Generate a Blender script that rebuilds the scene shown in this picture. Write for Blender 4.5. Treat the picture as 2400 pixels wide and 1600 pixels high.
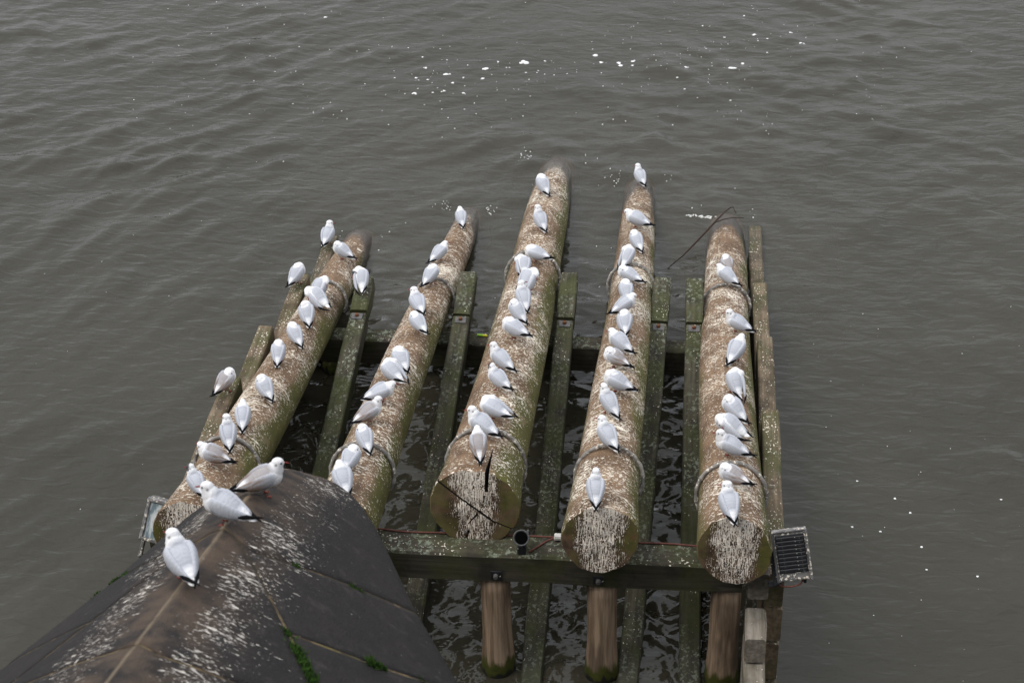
import bpy, bmesh, math, random
import numpy as np
from mathutils import Matrix, Vector, Quaternion
# ------------------------------------------------------------------ frame: x across the ice guard, y upstream, z above the water
random.seed(7); rng = np.random.default_rng(11)
S = bpy.context.scene
for o in list(bpy.data.objects): bpy.data.objects.remove(o)
C = S.collection
R = math.radians
# ------------------------------------------------------------------ camera, sky, sun, exposure
cd = bpy.data.cameras.new('camera'); cam = bpy.data.objects.new('camera', cd); C.objects.link(cam)
cam.matrix_world = Matrix.Translation((-0.5502, -11.3301, 12.1584)) @ Matrix.Rotation(R(6.6), 4, 'Z') @ Matrix.Rotation(R(90 - 35.17), 4, 'X') @ Matrix.Rotation(R(-1.64), 4, 'Z')
cd.sensor_width = 36; cd.lens = 61.22; cd.clip_start = 0.1; cd.clip_end = 3000
cd.dof.use_dof = True; cd.dof.focus_distance = 17.5; cd.dof.aperture_fstop = 2.8
S.camera = cam
SUN_EL, SUN_AZ = 58, 205          # azimuth counted from +x counter-clockwise: soft light through cloud from the left
W = bpy.data.worlds.new('World'); S.world = W; W.use_nodes = True
wt = W.node_tree; bg = wt.nodes['Background']
sky = wt.nodes.new('ShaderNodeTexSky'); sky.sky_type = 'NISHITA'; sky.sun_disc = False
sky.sun_elevation = R(SUN_EL); sky.sun_rotation = R(90 - SUN_AZ); sky.air_density = 1.0; sky.dust_density = 3.0; sky.ozone_density = 1.0
def wn(typ, **kw):
    n = wt.nodes.new(typ)
    for k, v in kw.items(): setattr(n, k, v)
    return n
def wm_(op, a, b=0.0, c=0.0):
    n = wn('ShaderNodeMath', operation=op)
    for i, v in enumerate((a, b, c)):
        if isinstance(v, bpy.types.NodeSocket): wt.links.new(v, n.inputs[i])
        else: n.inputs[i].default_value = v
    return n.outputs[0]
# overcast: the clear sky shows faintly through a cloud deck that is brighter overhead (CIE overcast), lumpy like real cloud
hs = wn('ShaderNodeHueSaturation'); hs.inputs['Saturation'].default_value = 0.5; wt.links.new(sky.outputs[0], hs.inputs['Color'])
tc = wn('ShaderNodeTexCoord'); sx = wn('ShaderNodeSeparateXYZ'); wt.links.new(tc.outputs['Generated'], sx.inputs[0])
cn = wn('ShaderNodeTexNoise'); wt.links.new(tc.outputs['Generated'], cn.inputs['Vector']); cn.inputs['Scale'].default_value = 3.2; cn.inputs['Detail'].default_value = 5; cn.inputs['Roughness'].default_value = .55
lum = wm_('MULTIPLY', wm_('MULTIPLY_ADD', wm_('MAXIMUM', sx.outputs[2], 0.0), .60, .40), wm_('MULTIPLY_ADD', cn.outputs['Fac'], 1.5, .25))
cl = wn('ShaderNodeMix', data_type='RGBA', blend_type='MULTIPLY'); cl.inputs[0].default_value = 1; cl.inputs[6].default_value = (5.7, 5.85, 6.15, 1); wt.links.new(lum, cl.inputs[7])
mx = wn('ShaderNodeMix', data_type='RGBA'); mx.inputs[0].default_value = .86; wt.links.new(hs.outputs[0], mx.inputs[6]); wt.links.new(cl.outputs[2], mx.inputs[7])
wt.links.new(mx.outputs[2], bg.inputs[0]); bg.inputs[1].default_value = 0.15
sl = bpy.data.lights.new('sun', 'SUN'); sl.energy = 0.8; sl.angle = R(30); sl.color = (1, .96, .9)
so = bpy.data.objects.new('sun', sl); C.objects.link(so)
sd = Vector((math.cos(R(SUN_AZ)) * math.cos(R(SUN_EL)), math.sin(R(SUN_AZ)) * math.cos(R(SUN_EL)), math.sin(R(SUN_EL))))
so.rotation_euler = sd.to_track_quat('Z', 'Y').to_euler(); so.location = (0, 0, 30)
vs = S.view_settings; vs.view_transform = 'Standard'; vs.look = 'None'; vs.exposure = 0.85; vs.gamma = 1; vs.use_curve_mapping = False
S.render.engine = 'CYCLES'; S.cycles.use_denoising = True
S.cycles.adaptive_threshold = .02; S.cycles.max_bounces = 4; S.cycles.diffuse_bounces = 2; S.cycles.glossy_bounces = 2; S.cycles.transparent_max_bounces = 6; S.cycles.caustics_reflective = False; S.cycles.caustics_refractive = False
# ------------------------------------------------------------------ node helper
class NT:
    def __init__(s, name):
        s.m = bpy.data.materials.new(name); s.m.use_nodes = True; s.t = s.m.node_tree
        s.p = s.t.nodes['Principled BSDF']; s.out = s.t.nodes['Material Output']
    def n(s, typ, **kw):
        nd = s.t.nodes.new(typ)
        for k, v in kw.items(): setattr(nd, k, v)
        return nd
    def set(s, sock, v):
        if isinstance(v, bpy.types.NodeSocket): s.t.links.new(v, sock)
        elif isinstance(v, (tuple, list)):
            sock.default_value = tuple(v) + (1,) if (len(v) == 3 and sock.type == 'RGBA') else v
        else: sock.default_value = v
    def coord(s, kind='Object'): return s.n('ShaderNodeTexCoord').outputs[kind]
    def uv(s): return s.n('ShaderNodeUVMap').outputs[0]
    def rand(s):
        return s.n('ShaderNodeObjectInfo').outputs['Random']
    def math(s, op, a, b=0.0, c=0.0, clamp=False):
        nd = s.n('ShaderNodeMath', operation=op, use_clamp=clamp)
        for i, v in enumerate((a, b, c)): s.set(nd.inputs[i], v)
        return nd.outputs[0]
    def vec(s, v, scale=(1, 1, 1), off=None):
        nd = s.n('ShaderNodeVectorMath', operation='MULTIPLY'); s.set(nd.inputs[0], v); nd.inputs[1].default_value = scale
        if off is None: return nd.outputs[0]
        ad = s.n('ShaderNodeVectorMath', operation='ADD'); s.set(ad.inputs[0], nd.outputs[0]); s.set(ad.inputs[1], off)
        return ad.outputs[0]
    def off(s, k=37.0):
        cx = s.n('ShaderNodeCombineXYZ'); r = s.rand()
        s.set(cx.inputs[0], s.math('MULTIPLY', r, k)); s.set(cx.inputs[1], s.math('MULTIPLY', r, k * 1.7)); s.set(cx.inputs[2], s.math('MULTIPLY', r, k * .6))
        return cx.outputs[0]
    def noise(s, v, scale=1.0, detail=3.0, rough=.55, dist=0.0):
        nd = s.n('ShaderNodeTexNoise'); s.set(nd.inputs['Vector'], v)
        nd.inputs['Scale'].default_value = scale; nd.inputs['Detail'].default_value = detail; nd.inputs['Roughness'].default_value = rough; nd.inputs['Distortion'].default_value = dist
        return nd.outputs['Fac']
    def step(s, v, a, b, lo=0.0, hi=1.0):
        nd = s.n('ShaderNodeMapRange', interpolation_type='SMOOTHSTEP'); s.set(nd.inputs[0], v)
        nd.inputs[1].default_value = a; nd.inputs[2].default_value = b; nd.inputs[3].default_value = lo; nd.inputs[4].default_value = hi
        return nd.outputs[0]
    def mix(s, f, a, b):
        nd = s.n('ShaderNodeMix', data_type='RGBA'); s.set(nd.inputs[0], f); s.set(nd.inputs[6], a); s.set(nd.inputs[7], b)
        return nd.outputs[2]
    def mul(s, *a):
        r = a[0]
        for b in a[1:]: r = s.math('MULTIPLY', r, b)
        return r
    def sep(s, v):
        nd = s.n('ShaderNodeSeparateXYZ'); s.set(nd.inputs[0], v); return nd.outputs
    def geo(s, k): return s.n('ShaderNodeNewGeometry').outputs[k]
    def bump(s, h, strength=.5, dist=.01):
        nd = s.n('ShaderNodeBump'); nd.inputs['Strength'].default_value = strength; nd.inputs['Distance'].default_value = dist
        s.set(nd.inputs['Height'], h); return nd.outputs[0]
    def done(s, col=None, rough=.8, bump=None, metal=0.0, spec=.3):
        if col is not None: s.set(s.p.inputs['Base Color'], col)
        s.set(s.p.inputs['Roughness'], rough); s.set(s.p.inputs['Metallic'], metal); s.set(s.p.inputs['Specular IOR Level'], spec)
        if bump is not None: s.set(s.p.inputs['Normal'], bump)
        return s.m
MAT = {}
WHITE = (.82, .75, .63)
def wet(t, z0=.10, z1=.24):          # 1 where the river keeps the timber wet
    z = t.sep(t.geo('Position'))[2]
    z = t.math('ADD', z, t.math('MULTIPLY', t.noise(t.geo('Position'), 3.0, 2), .12))
    return t.mul(t.step(z, z0 + .06, z1 + .06, 1.0, 0.0), t.step(z, -.03, .05))
# --- log flank: uv = (metres along, metres round from the top)
def log_side():
    t = NT('log_bark'); uv = t.vec(t.uv(), (1, 1, 1), t.off()); raw = t.sep(t.uv())
    v = raw[1]; av = t.math('ABSOLUTE', v)
    grain = t.noise(t.vec(uv, (1.3, 22, 1)), 1.0, 4, .6)
    blot = t.noise(uv, 2.6, 4, .6); fine = t.noise(t.vec(uv, (30, 22, 1)), 1.0, 3, .6)
    col = t.mix(t.step(blot, .3, .7), (.118, .072, .042), (.225, .145, .088))
    col = t.mix(t.mul(t.step(grain, .5, .72), .55), col, (.075, .05, .034))
    col = t.mix(t.mul(t.step(fine, .50, .7), .30), col, (.31, .215, .135))
    # green algae low on the flanks, mostly on the shaded right one
    al = t.math('ADD', v, t.math('MULTIPLY', t.math('SUBTRACT', t.noise(t.vec(uv, (1.1, 2.5, 1)), 1.0, 4), .5), .5))
    alm = t.step(al, .17, .33); all_ = t.step(t.math('MULTIPLY', al, -1.0), .27, .42)
    gcol = t.mix(t.noise(uv, 7, 3), (.034, .040, .008), (.115, .118, .022))
    col = t.mix(t.mul(alm, .85), col, gcol); col = t.mix(t.mul(all_, .6), col, gcol)
    # droppings: short dashes run round the trunk, dense on the crown
    warp = t.vec(uv, (1, 1, 1)); nx = t.n('ShaderNodeTexNoise'); t.set(nx.inputs['Vector'], uv); nx.inputs['Scale'].default_value = 6
    wv = t.n('ShaderNodeVectorMath', operation='MULTIPLY_ADD'); t.set(wv.inputs[0], nx.outputs['Color']); wv.inputs[1].default_value = (.05, .05, 0); t.set(wv.inputs[2], uv)
    d1 = t.noise(t.vec(wv.outputs[0], (95, 26, 1)), 1.0, 1, .5); d2 = t.noise(t.vec(wv.outputs[0], (46, 12, 3)), 1.0, 1, .5); d3 = t.noise(t.vec(wv.outputs[0], (60, 52, 7)), 1.0, 0, .5)
    dens = t.math('ADD', t.math('MULTIPLY', t.math('SUBTRACT', t.noise(uv, 1.7, 4, .65), .27), .50), t.math('MULTIPLY', t.step(av, .14, .50), -.085))
    m1 = t.step(t.math('ADD', d1, dens), .73, .775); m2 = t.step(t.math('ADD', d2, dens), .765, .80); m3 = t.step(t.math('ADD', d3, dens), .80, .84)
    spl = t.step(t.math('ADD', t.noise(t.vec(wv.outputs[0], (17, 10, 1), (9, 4, 2)), 1.0, 3, .6), t.math('MULTIPLY', dens, .5)), .745, .775)
    dm = t.math('MAXIMUM', t.math('MAXIMUM', m3, spl), t.math('MAXIMUM', m1, m2))
    film = t.mul(t.step(t.math('ADD', t.noise(uv, 4.5, 4), dens), .62, .8), .35)
    col = t.mix(film, col, (.36, .26, .17)); col = t.mix(t.mul(dm, .93), col, WHITE)
    wm = wet(t); col = t.mix(t.mul(wm, .85), col, (.036, .034, .029)); zz = t.sep(t.geo('Position'))[2]; col = t.mix(t.step(zz, -.04, .02, 1, 0), col, (.30, .19, .085))
    h = t.math('ADD', t.math('MULTIPLY', grain, .8), t.math('MULTIPLY', dm, .5))
    return t.done(col, t.math('ADD', t.math('MULTIPLY', wm, -.55), .85), t.bump(h, .7, .012))
# --- sawn end: uv = metres from the pith
def log_end():
    t = NT('log_end_grain'); uv = t.vec(t.uv(), (1, 1, 1), t.off()); raw = t.sep(t.uv()); x = raw[0]; z = raw[1]; ax = t.math('ABSOLUTE', x)
    r = t.math('SQRT', t.math('ADD', t.mul(x, x), t.mul(z, z)))
    ring = t.math('SINE', t.math('MULTIPLY', t.math('ADD', r, t.math('MULTIPLY', t.noise(uv, 5, 3), .03)), 300.0))
    base = t.mix(t.step(t.noise(uv, 9, 4), .3, .7), (.035, .021, .013), (.11, .068, .04))
    base = t.mix(t.mul(t.step(ring, .2, 1), .35), base, (.03, .02, .014))
    side = t.math('ADD', ax, t.math('MULTIPLY', t.math('SUBTRACT', t.noise(t.vec(uv, (9, 3.5, 1)), 1, 4, .6), .5), .34))
    base = t.mix(t.mul(t.step(side, .13, .27), t.step(t.noise(uv, 3.5, 3), .35, .6), .8), base, t.mix(t.noise(uv, 11, 3), (.03, .034, .006), (.12, .115, .02)))
    base = t.mix(t.mul(t.step(t.noise(t.vec(uv, (2, 2, 1), (5, 3, 1)), 3, 3), .52, .68), t.step(ax, .12, .3), .7), base, (.10, .052, .02))
    s1 = t.noise(t.vec(uv, (140, 10, 1)), 1.0, 2, .6); s2 = t.noise(t.vec(uv, (95, 60, 1)), 1.0, 1, .5)
    dens = t.math('ADD', t.math('MULTIPLY', t.step(side, .10, .32), -.27), t.math('MULTIPLY', z, .12))
    m = t.math('MAXIMUM', t.step(t.math('ADD', s1, dens), .49, .545), t.step(t.math('ADD', s2, dens), .535, .60))
    col = t.mix(t.mul(m, .95), base, t.mix(t.noise(uv, 40, 1), (.62, .50, .36), (.95, .92, .86)))
    rr = t.math('ADD', r, t.math('MULTIPLY', t.math('SUBTRACT', t.noise(uv, 8, 2), .5), .05)); col = t.mix(t.mul(t.step(rr, .295, .33), .12), col, (.20, .145, .09))
    return t.done(col, .85, t.bump(t.math('ADD', t.noise(t.vec(uv, (40, 40, 1)), 1, 3), m), .6, .008))
def crack_mat():
    t = NT('dark_split_wood'); return t.done(t.mix(t.noise(t.coord(), 20, 3), (.008, .006, .004), (.03, .02, .012)), .95)
# --- sawn timber: long axis is local x
def timber(name, dark, light, lichen=.6, drops=.5, moss=.5, zwet=True):
    t = NT(name); o = t.vec(t.coord(), (1, 1, 1), t.off())
    nz = t.sep(t.geo('Normal'))[2]; up = t.step(nz, .45, .85)
    grain = t.noise(t.vec(o, (1.2, 26, 26)), 1.0, 4, .6); blot = t.noise(o, 3.5, 4, .6)
    col = t.mix(t.step(grain, .3, .7), dark, light)
    col = t.mix(t.mul(t.step(blot, .45, .65), .7), col, tuple(c * .45 for c in dark))
    li = t.mul(t.step(t.noise(t.vec(o, (24, 24, 24)), 1.0, 3, .65), .52, .60), t.step(t.noise(o, 3.1, 3), .38, .6), up, lichen)
    col = t.mix(li, col, (.25, .285, .215))
    mo = t.step(t.noise(o, 2.3, 4, .6), .40, .66)
    col = t.mix(t.mul(mo, moss), col, t.mix(t.noise(o, 25, 2), (.028, .034, .009), (.075, .085, .02)))
    sp = t.noise(t.vec(o, (42, 52, 42)), 1.0, 1.5, .5); den = t.math('MULTIPLY', t.math('SUBTRACT', t.noise(o, 2.2, 3), .28), .38)
    dr = t.mul(t.step(t.math('ADD', sp, den), .84 - .1 * drops, .87 - .1 * drops), up, .92)
    col = t.mix(dr, col, WHITE)
    wm = wet(t, -.02, .16) if zwet else 0.0
    if zwet: col = t.mix(t.mul(wm, .8), col, (.02, .021, .014))
    return t.done(col, t.math('ADD', t.math('MULTIPLY', wm, -.45), .85) if zwet else .85, t.bump(t.math('ADD', grain, t.math('MULTIPLY', dr, .5)), .6, .008))
def pile_mat():
    t = NT('pile_wood'); uv = t.vec(t.uv(), (1, 1, 1), t.off()); z = t.sep(t.geo('Position'))[2]
    g = t.noise(t.vec(uv, (1.5, 26, 1)), 1, 4, .6); b = t.noise(uv, 3, 4)
    col = t.mix(t.step(g, .3, .7), (.15, .10, .062), (.37, .27, .185)); col = t.mix(t.mul(t.step(t.noise(t.vec(uv, (1, 5, 1)), 1, 3), .48, .62), .7), col, (.075, .052, .036))
    zz = t.math('ADD', z, t.math('MULTIPLY', t.math('SUBTRACT', t.noise(t.vec(uv, (3, 14, 1)), 1, 3), .5), .34))
    col = t.mix(t.step(zz, .14, .24, 1, 0), col, t.mix(t.noise(uv, 14, 2), (.02, .024, .004), (.075, .08, .01)))
    col = t.mix(t.step(zz, .02, .08, 1, 0), col, (.008, .008, .006))
    return t.done(col, .75, t.bump(g, .6, .008))
# --- dark pier sandstone: uv = (metres down slope from the ridge, metres along)
def stone_mat():
    t = NT('pier_stone'); uv = t.uv(); s = t.sep(uv); a = t.math('ABSOLUTE', s[0]); o = t.geo('Position')
    f = t.noise(o, 90, 3, .6); b = t.noise(o, 2.2, 5, .62); g = t.noise(o, 14, 4, .65)
    col = t.mix(t.step(b, .3, .7), (.0110, .0098, .0100), (.027, .0235, .0228)); col = t.mix(t.mul(t.step(f, .45, .75), .5), col, (.046, .040, .037))
    col = t.mix(t.mul(t.step(g, .50, .68), .65), col, (.014, .013, .0145)); col = t.mix(t.mul(t.step(t.noise(o, 6.5, 4, .7), .56, .7), .5), col, (.060, .052, .047))
    nearridge = t.step(a, .05, .62, 1, 0)
    col = t.mix(t.mul(nearridge, t.step(t.noise(o, 5, 4), .3, .65), .8), col, (.105, .074, .052))      # brown guano film on the crest
    col = t.mix(t.mul(t.step(a, .0, .03, 1, 0), t.step(t.noise(o, 7, 3), .25, .45), .8), col, (.26, .205, .14))
    nx = t.n('ShaderNodeTexNoise'); t.set(nx.inputs['Vector'], o); nx.inputs['Scale'].default_value = 4
    wv = t.n('ShaderNodeVectorMath', operation='MULTIPLY_ADD'); t.set(wv.inputs[0], nx.outputs['Color']); wv.inputs[1].default_value = (.06, .10, 0); t.set(wv.inputs[2], uv)
    d1 = t.noise(t.vec(wv.outputs[0], (10, 48, 1)), 1, 2, .55); d2 = t.noise(t.vec(wv.outputs[0], (30, 75, 1)), 1, 2, .5)
    clump = t.noise(o, 1.9, 3, .6)
    den = t.math('ADD', t.math('MULTIPLY', t.math('SUBTRACT', clump, .5), .36), t.math('ADD', t.mul(t.step(a, .06, .30), t.step(a, .30, .85, 1, 0), .13), t.math('MULTIPLY', t.step(a, .4, 1.1), -.09)))
    m = t.math('MAXIMUM', t.step(t.math('ADD', d1, den), .71, .77), t.step(t.math('ADD', d2, den), .72, .77))
    col = t.mix(t.mul(m, t.step(t.noise(o, 26, 2), .36, .56, .0, .95)), col, (.72, .67, .60))
    sm = t.step(t.noise(t.vec(o, (34, 34, 34)), 1, 1, .5), .80, .83); col = t.mix(t.mul(sm, .8), col, (.5, .5, .46))
    return t.done(col, t.step(b, .3, .7, .5, .75), t.bump(t.math('ADD', t.math('MULTIPLY', f, .8), g), .8, .016), spec=.2)
def joint_mat():
    t = NT('joint_mortar'); o = t.geo('Position')
    col = t.mix(t.step(t.noise(o, 9, 4), .3, .7), (.035, .028, .02), (.19, .14, .075)); col = t.mix(t.mul(t.step(t.noise(o, 4, 3), .5, .65), .7), col, (.16, .135, .045))
    col = t.mix(t.mul(t.step(t.noise(o, 2.3, 4, .7), .46, .54), .85), col, (.03, .025, .02))
    return t.done(col, .95, t.bump(t.noise(o, 60, 3), .6, .01))
def flat(name, col, rough=.6, var=.3, scale=30, metal=0.0, drops=0.0, spec=.4):
    t = NT(name); o = t.coord(); c = t.mix(t.step(t.noise(o, scale, 3), .3, .7), tuple(x * (1 - var) for x in col), col)
    if drops:
        c = t.mix(t.mul(t.step(t.noise(t.vec(o, (1, 1, 1)), 38, 2), .66 - .1 * drops, .70 - .1 * drops), .85), c, WHITE)
    return t.done(c, rough, metal=metal, spec=spec)
def plumage():
    t = NT('plumage'); a = t.n('ShaderNodeAttribute', attribute_name='Col').outputs['Color']; o = t.vec(t.coord(), (1, 1, 1), t.off())
    f = t.noise(t.vec(o, (60, 140, 140)), 1, 3, .6); big = t.noise(o, 26, 2, .5)
    raw = t.coord(); rows = t.math('SINE', t.math('ADD', t.math('MULTIPLY', t.sep(raw)[0], 260.0), t.math('MULTIPLY', t.noise(raw, 40, 2), 9.0)))
    col = t.mix(t.mul(t.step(f, .35, .75), .16), a, (.33, .34, .36)); col = t.mix(t.mul(t.step(big, .5, .75), .14), col, (.50, .47, .43)); col = t.mix(t.mul(t.step(rows, .55, 1), .10), col, (.25, .26, .29))
    col = t.mix(t.math('MULTIPLY', t.rand(), .10), col, (.45, .45, .47))
    return t.done(col, .85, t.bump(t.math('ADD', f, t.math('MULTIPLY', rows, .3)), .4, .005), spec=.12)
def water_mat():
    t = NT('river_water'); o = t.geo('Position')
    t.t.nodes.remove(t.p)
    n1 = t.noise(t.vec(o, (3.0, 7.0, 0)), 1, 2.5, .5, .5); n2 = t.noise(t.vec(o, (9, 15, 0)), 1, 2, .5, .8); n3 = t.noise(t.vec(o, (2.3, 3.0, 0)), 1, 1.5, .45, .5); nl = t.noise(t.vec(o, (.5, .6, 0)), 1, 2)
    xyz = t.sep(o); ins = t.mul(t.step(xyz[0], -5.6, -4.8), t.step(xyz[0], .2, .7, 1, 0), t.step(xyz[1], 6.5, 8.5, 1, 0))      # choppy between the timbers
    h = t.math('ADD', t.math('ADD', n1, t.mul(n3, ins, 6.0)), t.mul(n2, t.math('ADD', t.step(nl, .35, .7, .03, .16), t.math('MULTIPLY', ins, .12))))
    nrm = t.bump(h, .55, .046)
    murk = t.mix(t.step(t.noise(o, .35, 4), .3, .7), (.0320, .0296, .0200), (.0395, .0367, .0255))
    df = t.n('ShaderNodeBsdfDiffuse'); t.set(df.inputs[0], murk); t.set(df.inputs['Normal'], nrm)
    clear = t.mul(t.step(xyz[0], -6.2, -5.6), t.step(xyz[0], 1.0, 1.6, 1, 0), t.step(xyz[1], 5.5, 6.5), t.step(xyz[1], 11.5, 12.5, 1, 0), .62)      # the shallow see-through skin over the sunken log tips
    tr = t.n('ShaderNodeBsdfTransparent'); t.set(tr.inputs[0], t.mix(clear, (0, 0, 0), (1.0, .93, .82)))
    m1 = t.n('ShaderNodeAddShader'); t.t.links.new(df.outputs[0], m1.inputs[0]); t.t.links.new(tr.outputs[0], m1.inputs[1])
    gl = t.n('ShaderNodeBsdfGlossy'); gl.inputs['Roughness'].default_value = .03; t.set(gl.inputs['Normal'], nrm); gl.inputs[0].default_value = (1, 1, 1, 1)
    fr = t.n('ShaderNodeFresnel'); fr.inputs[0].default_value = 1.35; t.set(fr.inputs['Normal'], nrm)
    m2 = t.n('ShaderNodeMixShader'); t.t.links.new(fr.outputs[0], m2.inputs[0]); t.t.links.new(m1.outputs[0], m2.inputs[1]); t.t.links.new(gl.outputs[0], m2.inputs[2])
    t.t.links.new(m2.outputs[0], t.out.inputs['Surface'])
    va = t.n('ShaderNodeVolumeAbsorption'); va.inputs['Color'].default_value = (.62, .42, .2, 1); va.inputs['Density'].default_value = 15.0
    t.t.links.new(va.outputs[0], t.out.inputs['Volume'])
    return t.m
def foam_mat():
    t = NT('foam'); return t.done((.78, .79, .78), .6, t.bump(t.noise(t.geo('Position'), 160, 2), .5, .004))
def glass_mat():
    t = NT('lamp_glass'); o = t.coord()
    col = t.mix(t.step(t.noise(t.vec(o, (30, 6, 30)), 1, 3), .46, .6), (.16, .21, .235), (.50, .55, .55)); return t.done(col, .12, spec=.6)
for nm, fn in dict(side=log_side, end=log_end, crack=crack_mat, pile=pile_mat, stone=stone_mat, joint=joint_mat, plume=plumage, water=water_mat, foam=foam_mat, glass=glass_mat).items(): MAT[nm] = fn()
MAT['beam'] = timber('beam_timber', (.034, .030, .022), (.070, .060, .043), .75, .45, .55)
MAT['brace'] = timber('brace_timber', (.040, .036, .024), (.085, .076, .050), .7, .35, .7)
MAT['board'] = timber('side_board_timber', (.11, .08, .052), (.22, .165, .11), .25, 1.0, .7)
MAT['post'] = timber('post_timber', (.16, .135, .105), (.28, .25, .21), .1, .5, .15)
MAT['strap'] = flat('hoop_metal', (.30, .28, .255), .6, .6, 14, drops=.55)
MAT['black'] = flat('black_metal', (.016, .017, .020), .5, .4, 40, drops=-.35)
MAT['grey'] = flat('grey_metal', (.17, .165, .16), .5, .4, 30, drops=1.0)
MAT['pale'] = flat('pale_frame', (.27, .26, .255), .55, .6, 22, drops=.5)
MAT['hole'] = flat('lens_black', (.003, .003, .003), .95, .1, 20, spec=0.0)
MAT['dusk'] = flat('dull_metal', (.09, .09, .09), .55, .4, 40)
MAT['rust'] = flat('rust', (.19, .075, .03), .9, .5, 60)
MAT['steel'] = flat('plate_steel', (.13, .125, .12), .6, .5, 50)
MAT['cable'] = flat('red_cable', (.15, .05, .034), .7, .4, 40)
MAT['bill'] = flat('red_bill', (.24, .03, .02), .45, .2, 60)
MAT['leg'] = flat('red_leg', (.26, .045, .025), .55, .3, 60)
MAT['eye'] = flat('eye', (.008, .007, .006), .35, .1, 20, spec=.25)
MAT['ink'] = flat('black_feather', (.010, .010, .011), .9, .3, 60, spec=.08)
MAT['twig'] = flat('twig_bark', (.045, .026, .017), .85, .4, 60)
MAT['limey'] = flat('lime_plastic', (.28, .62, .02), .4, .1, 10)
MAT['yellow'] = flat('yellow_plastic', (.66, .60, .03), .4, .1, 10)
MAT['moss'] = flat('moss', (.05, .125, .012), .9, .6, 60)
MAT['white'] = flat('white_plastic', (.62, .60, .56), .6, .2, 40)
MAT['horn'] = flat('dusky_bill', (.20, .08, .03), .5, .3, 60)
MAT['bed'] = flat('river_mud', (.06, .05, .035), .9, .4, 2)
MAT['lampin'] = flat('reflector', (.60, .62, .62), .35, .2, 20)
# ------------------------------------------------------------------ object helpers
WM = {}
def link(o, parent=None, mw=None):
    C.objects.link(o); mw = mw or Matrix.Identity(4); WM[o.name] = mw
    if parent is not None:
        o.parent = parent; o.matrix_basis = WM[parent.name].inverted() @ mw
    else: o.matrix_basis = mw
    return o
def tag(o, label=None, cat=None, group=None, kind=None):
    if label: o['label'] = label
    if cat: o['category'] = cat
    if group: o['group'] = group
    if kind: o['kind'] = kind
    return o
def thing(name, loc, label, cat, group=None, rz=0.0):
    o = bpy.data.objects.new(name, None); o.empty_display_size = .2
    link(o, None, Matrix.Translation(loc) @ Matrix.Rotation(rz, 4, 'Z')); return tag(o, label, cat, group)
def obj(name, mesh, mat, parent=None, mw=None, smooth=False):
    mats = mat if isinstance(mat, (list, tuple)) else [mat]
    if len(mesh.materials) == 0:
        for m in mats: mesh.materials.append(MAT[m])
    if smooth: mesh.polygons.foreach_set('use_smooth', [True] * len(mesh.polygons))
    return link(bpy.data.objects.new(name, mesh), parent, mw)
def pyd(name, v, f, uv=None, mi=None):
    me = bpy.data.meshes.new(name); me.from_pydata([tuple(map(float, p)) for p in v], [], [tuple(map(int, q)) for q in f])
    if uv is not None:
        l = me.uv_layers.new(name='UVMap'); idx = np.empty(len(me.loops), dtype=np.int32); me.loops.foreach_get('vertex_index', idx)
        u = np.asarray(uv, dtype=np.float32)
        l.data.foreach_set('uv', (u[idx] if len(u) == len(v) else u).ravel())
    if mi is not None: me.polygons.foreach_set('material_index', list(map(int, mi)))
    me.update(); return me
def frame(p0, p1, roll_up=(0, 0, 1)):
    x = (Vector(p1) - Vector(p0)); L = x.length; x.normalize(); up = Vector(roll_up); y = up.cross(x).normalized(); z = x.cross(y)
    return Matrix(((x.x, y.x, z.x, p0[0]), (x.y, y.y, z.y, p0[1]), (x.z, y.z, z.z, p0[2]), (0, 0, 0, 1))), L
def beam_mesh(name, L, w, h, bev=.014, jit=.006, n=None):
    """sawn timber along +x, centred on the axis, with worn arrises and slightly wandering faces"""
    n = n or max(2, int(L / .6)); pr = []
    for sx, sz in ((-1, -1), (1, -1), (1, 1), (-1, 1)):
        a, b = (w / 2 * sx, (h / 2 - bev) * sz), ((w / 2 - bev) * sx, h / 2 * sz)
        pr += [a, b] if sx * sz > 0 else [b, a]
    # order: counter-clockwise octagon
    pr = sorted(pr, key=lambda q: math.atan2(q[1] / h, q[0] / w)); v = []; f = []
    for i in range(n + 1):
        ox, oz = random.uniform(-jit, jit), random.uniform(-jit, jit); k = .94 if i in (0, n) else 1.0
        for a, b in pr: v.append((L * i / n + random.uniform(-jit, jit) * (i in (0, n)) * .5, a * k + ox + random.uniform(-jit, jit) * .3, b * k + oz + random.uniform(-jit, jit) * .3))
        if i:
            for j in range(8): f.append(((i - 1) * 8 + j, (i - 1) * 8 + (j + 1) % 8, i * 8 + (j + 1) % 8, i * 8 + j))
    f.append(tuple(range(7, -1, -1))); f.append(tuple(n * 8 + j for j in range(8)))
    return pyd(name, v, f)
def timber_piece(name, p0, p1, w, h, mat, parent, bev=.014, jit=.006):
    mw, L = frame(p0, p1); return obj(name, beam_mesh(name, L, w, h, bev, jit), mat, parent, mw)
def box_mesh(name, sx, sy, sz, bev=.004, seg=1):
    bm = bmesh.new(); bmesh.ops.create_cube(bm, size=1)
    for v in bm.verts: v.co = (v.co.x * sx, v.co.y * sy, v.co.z * sz)
    if bev: bmesh.ops.bevel(bm, geom=bm.edges[:], offset=bev, segments=seg, affect='EDGES', profile=.5)
    me = bpy.data.meshes.new(name); bm.to_mesh(me); bm.free(); return me
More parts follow.
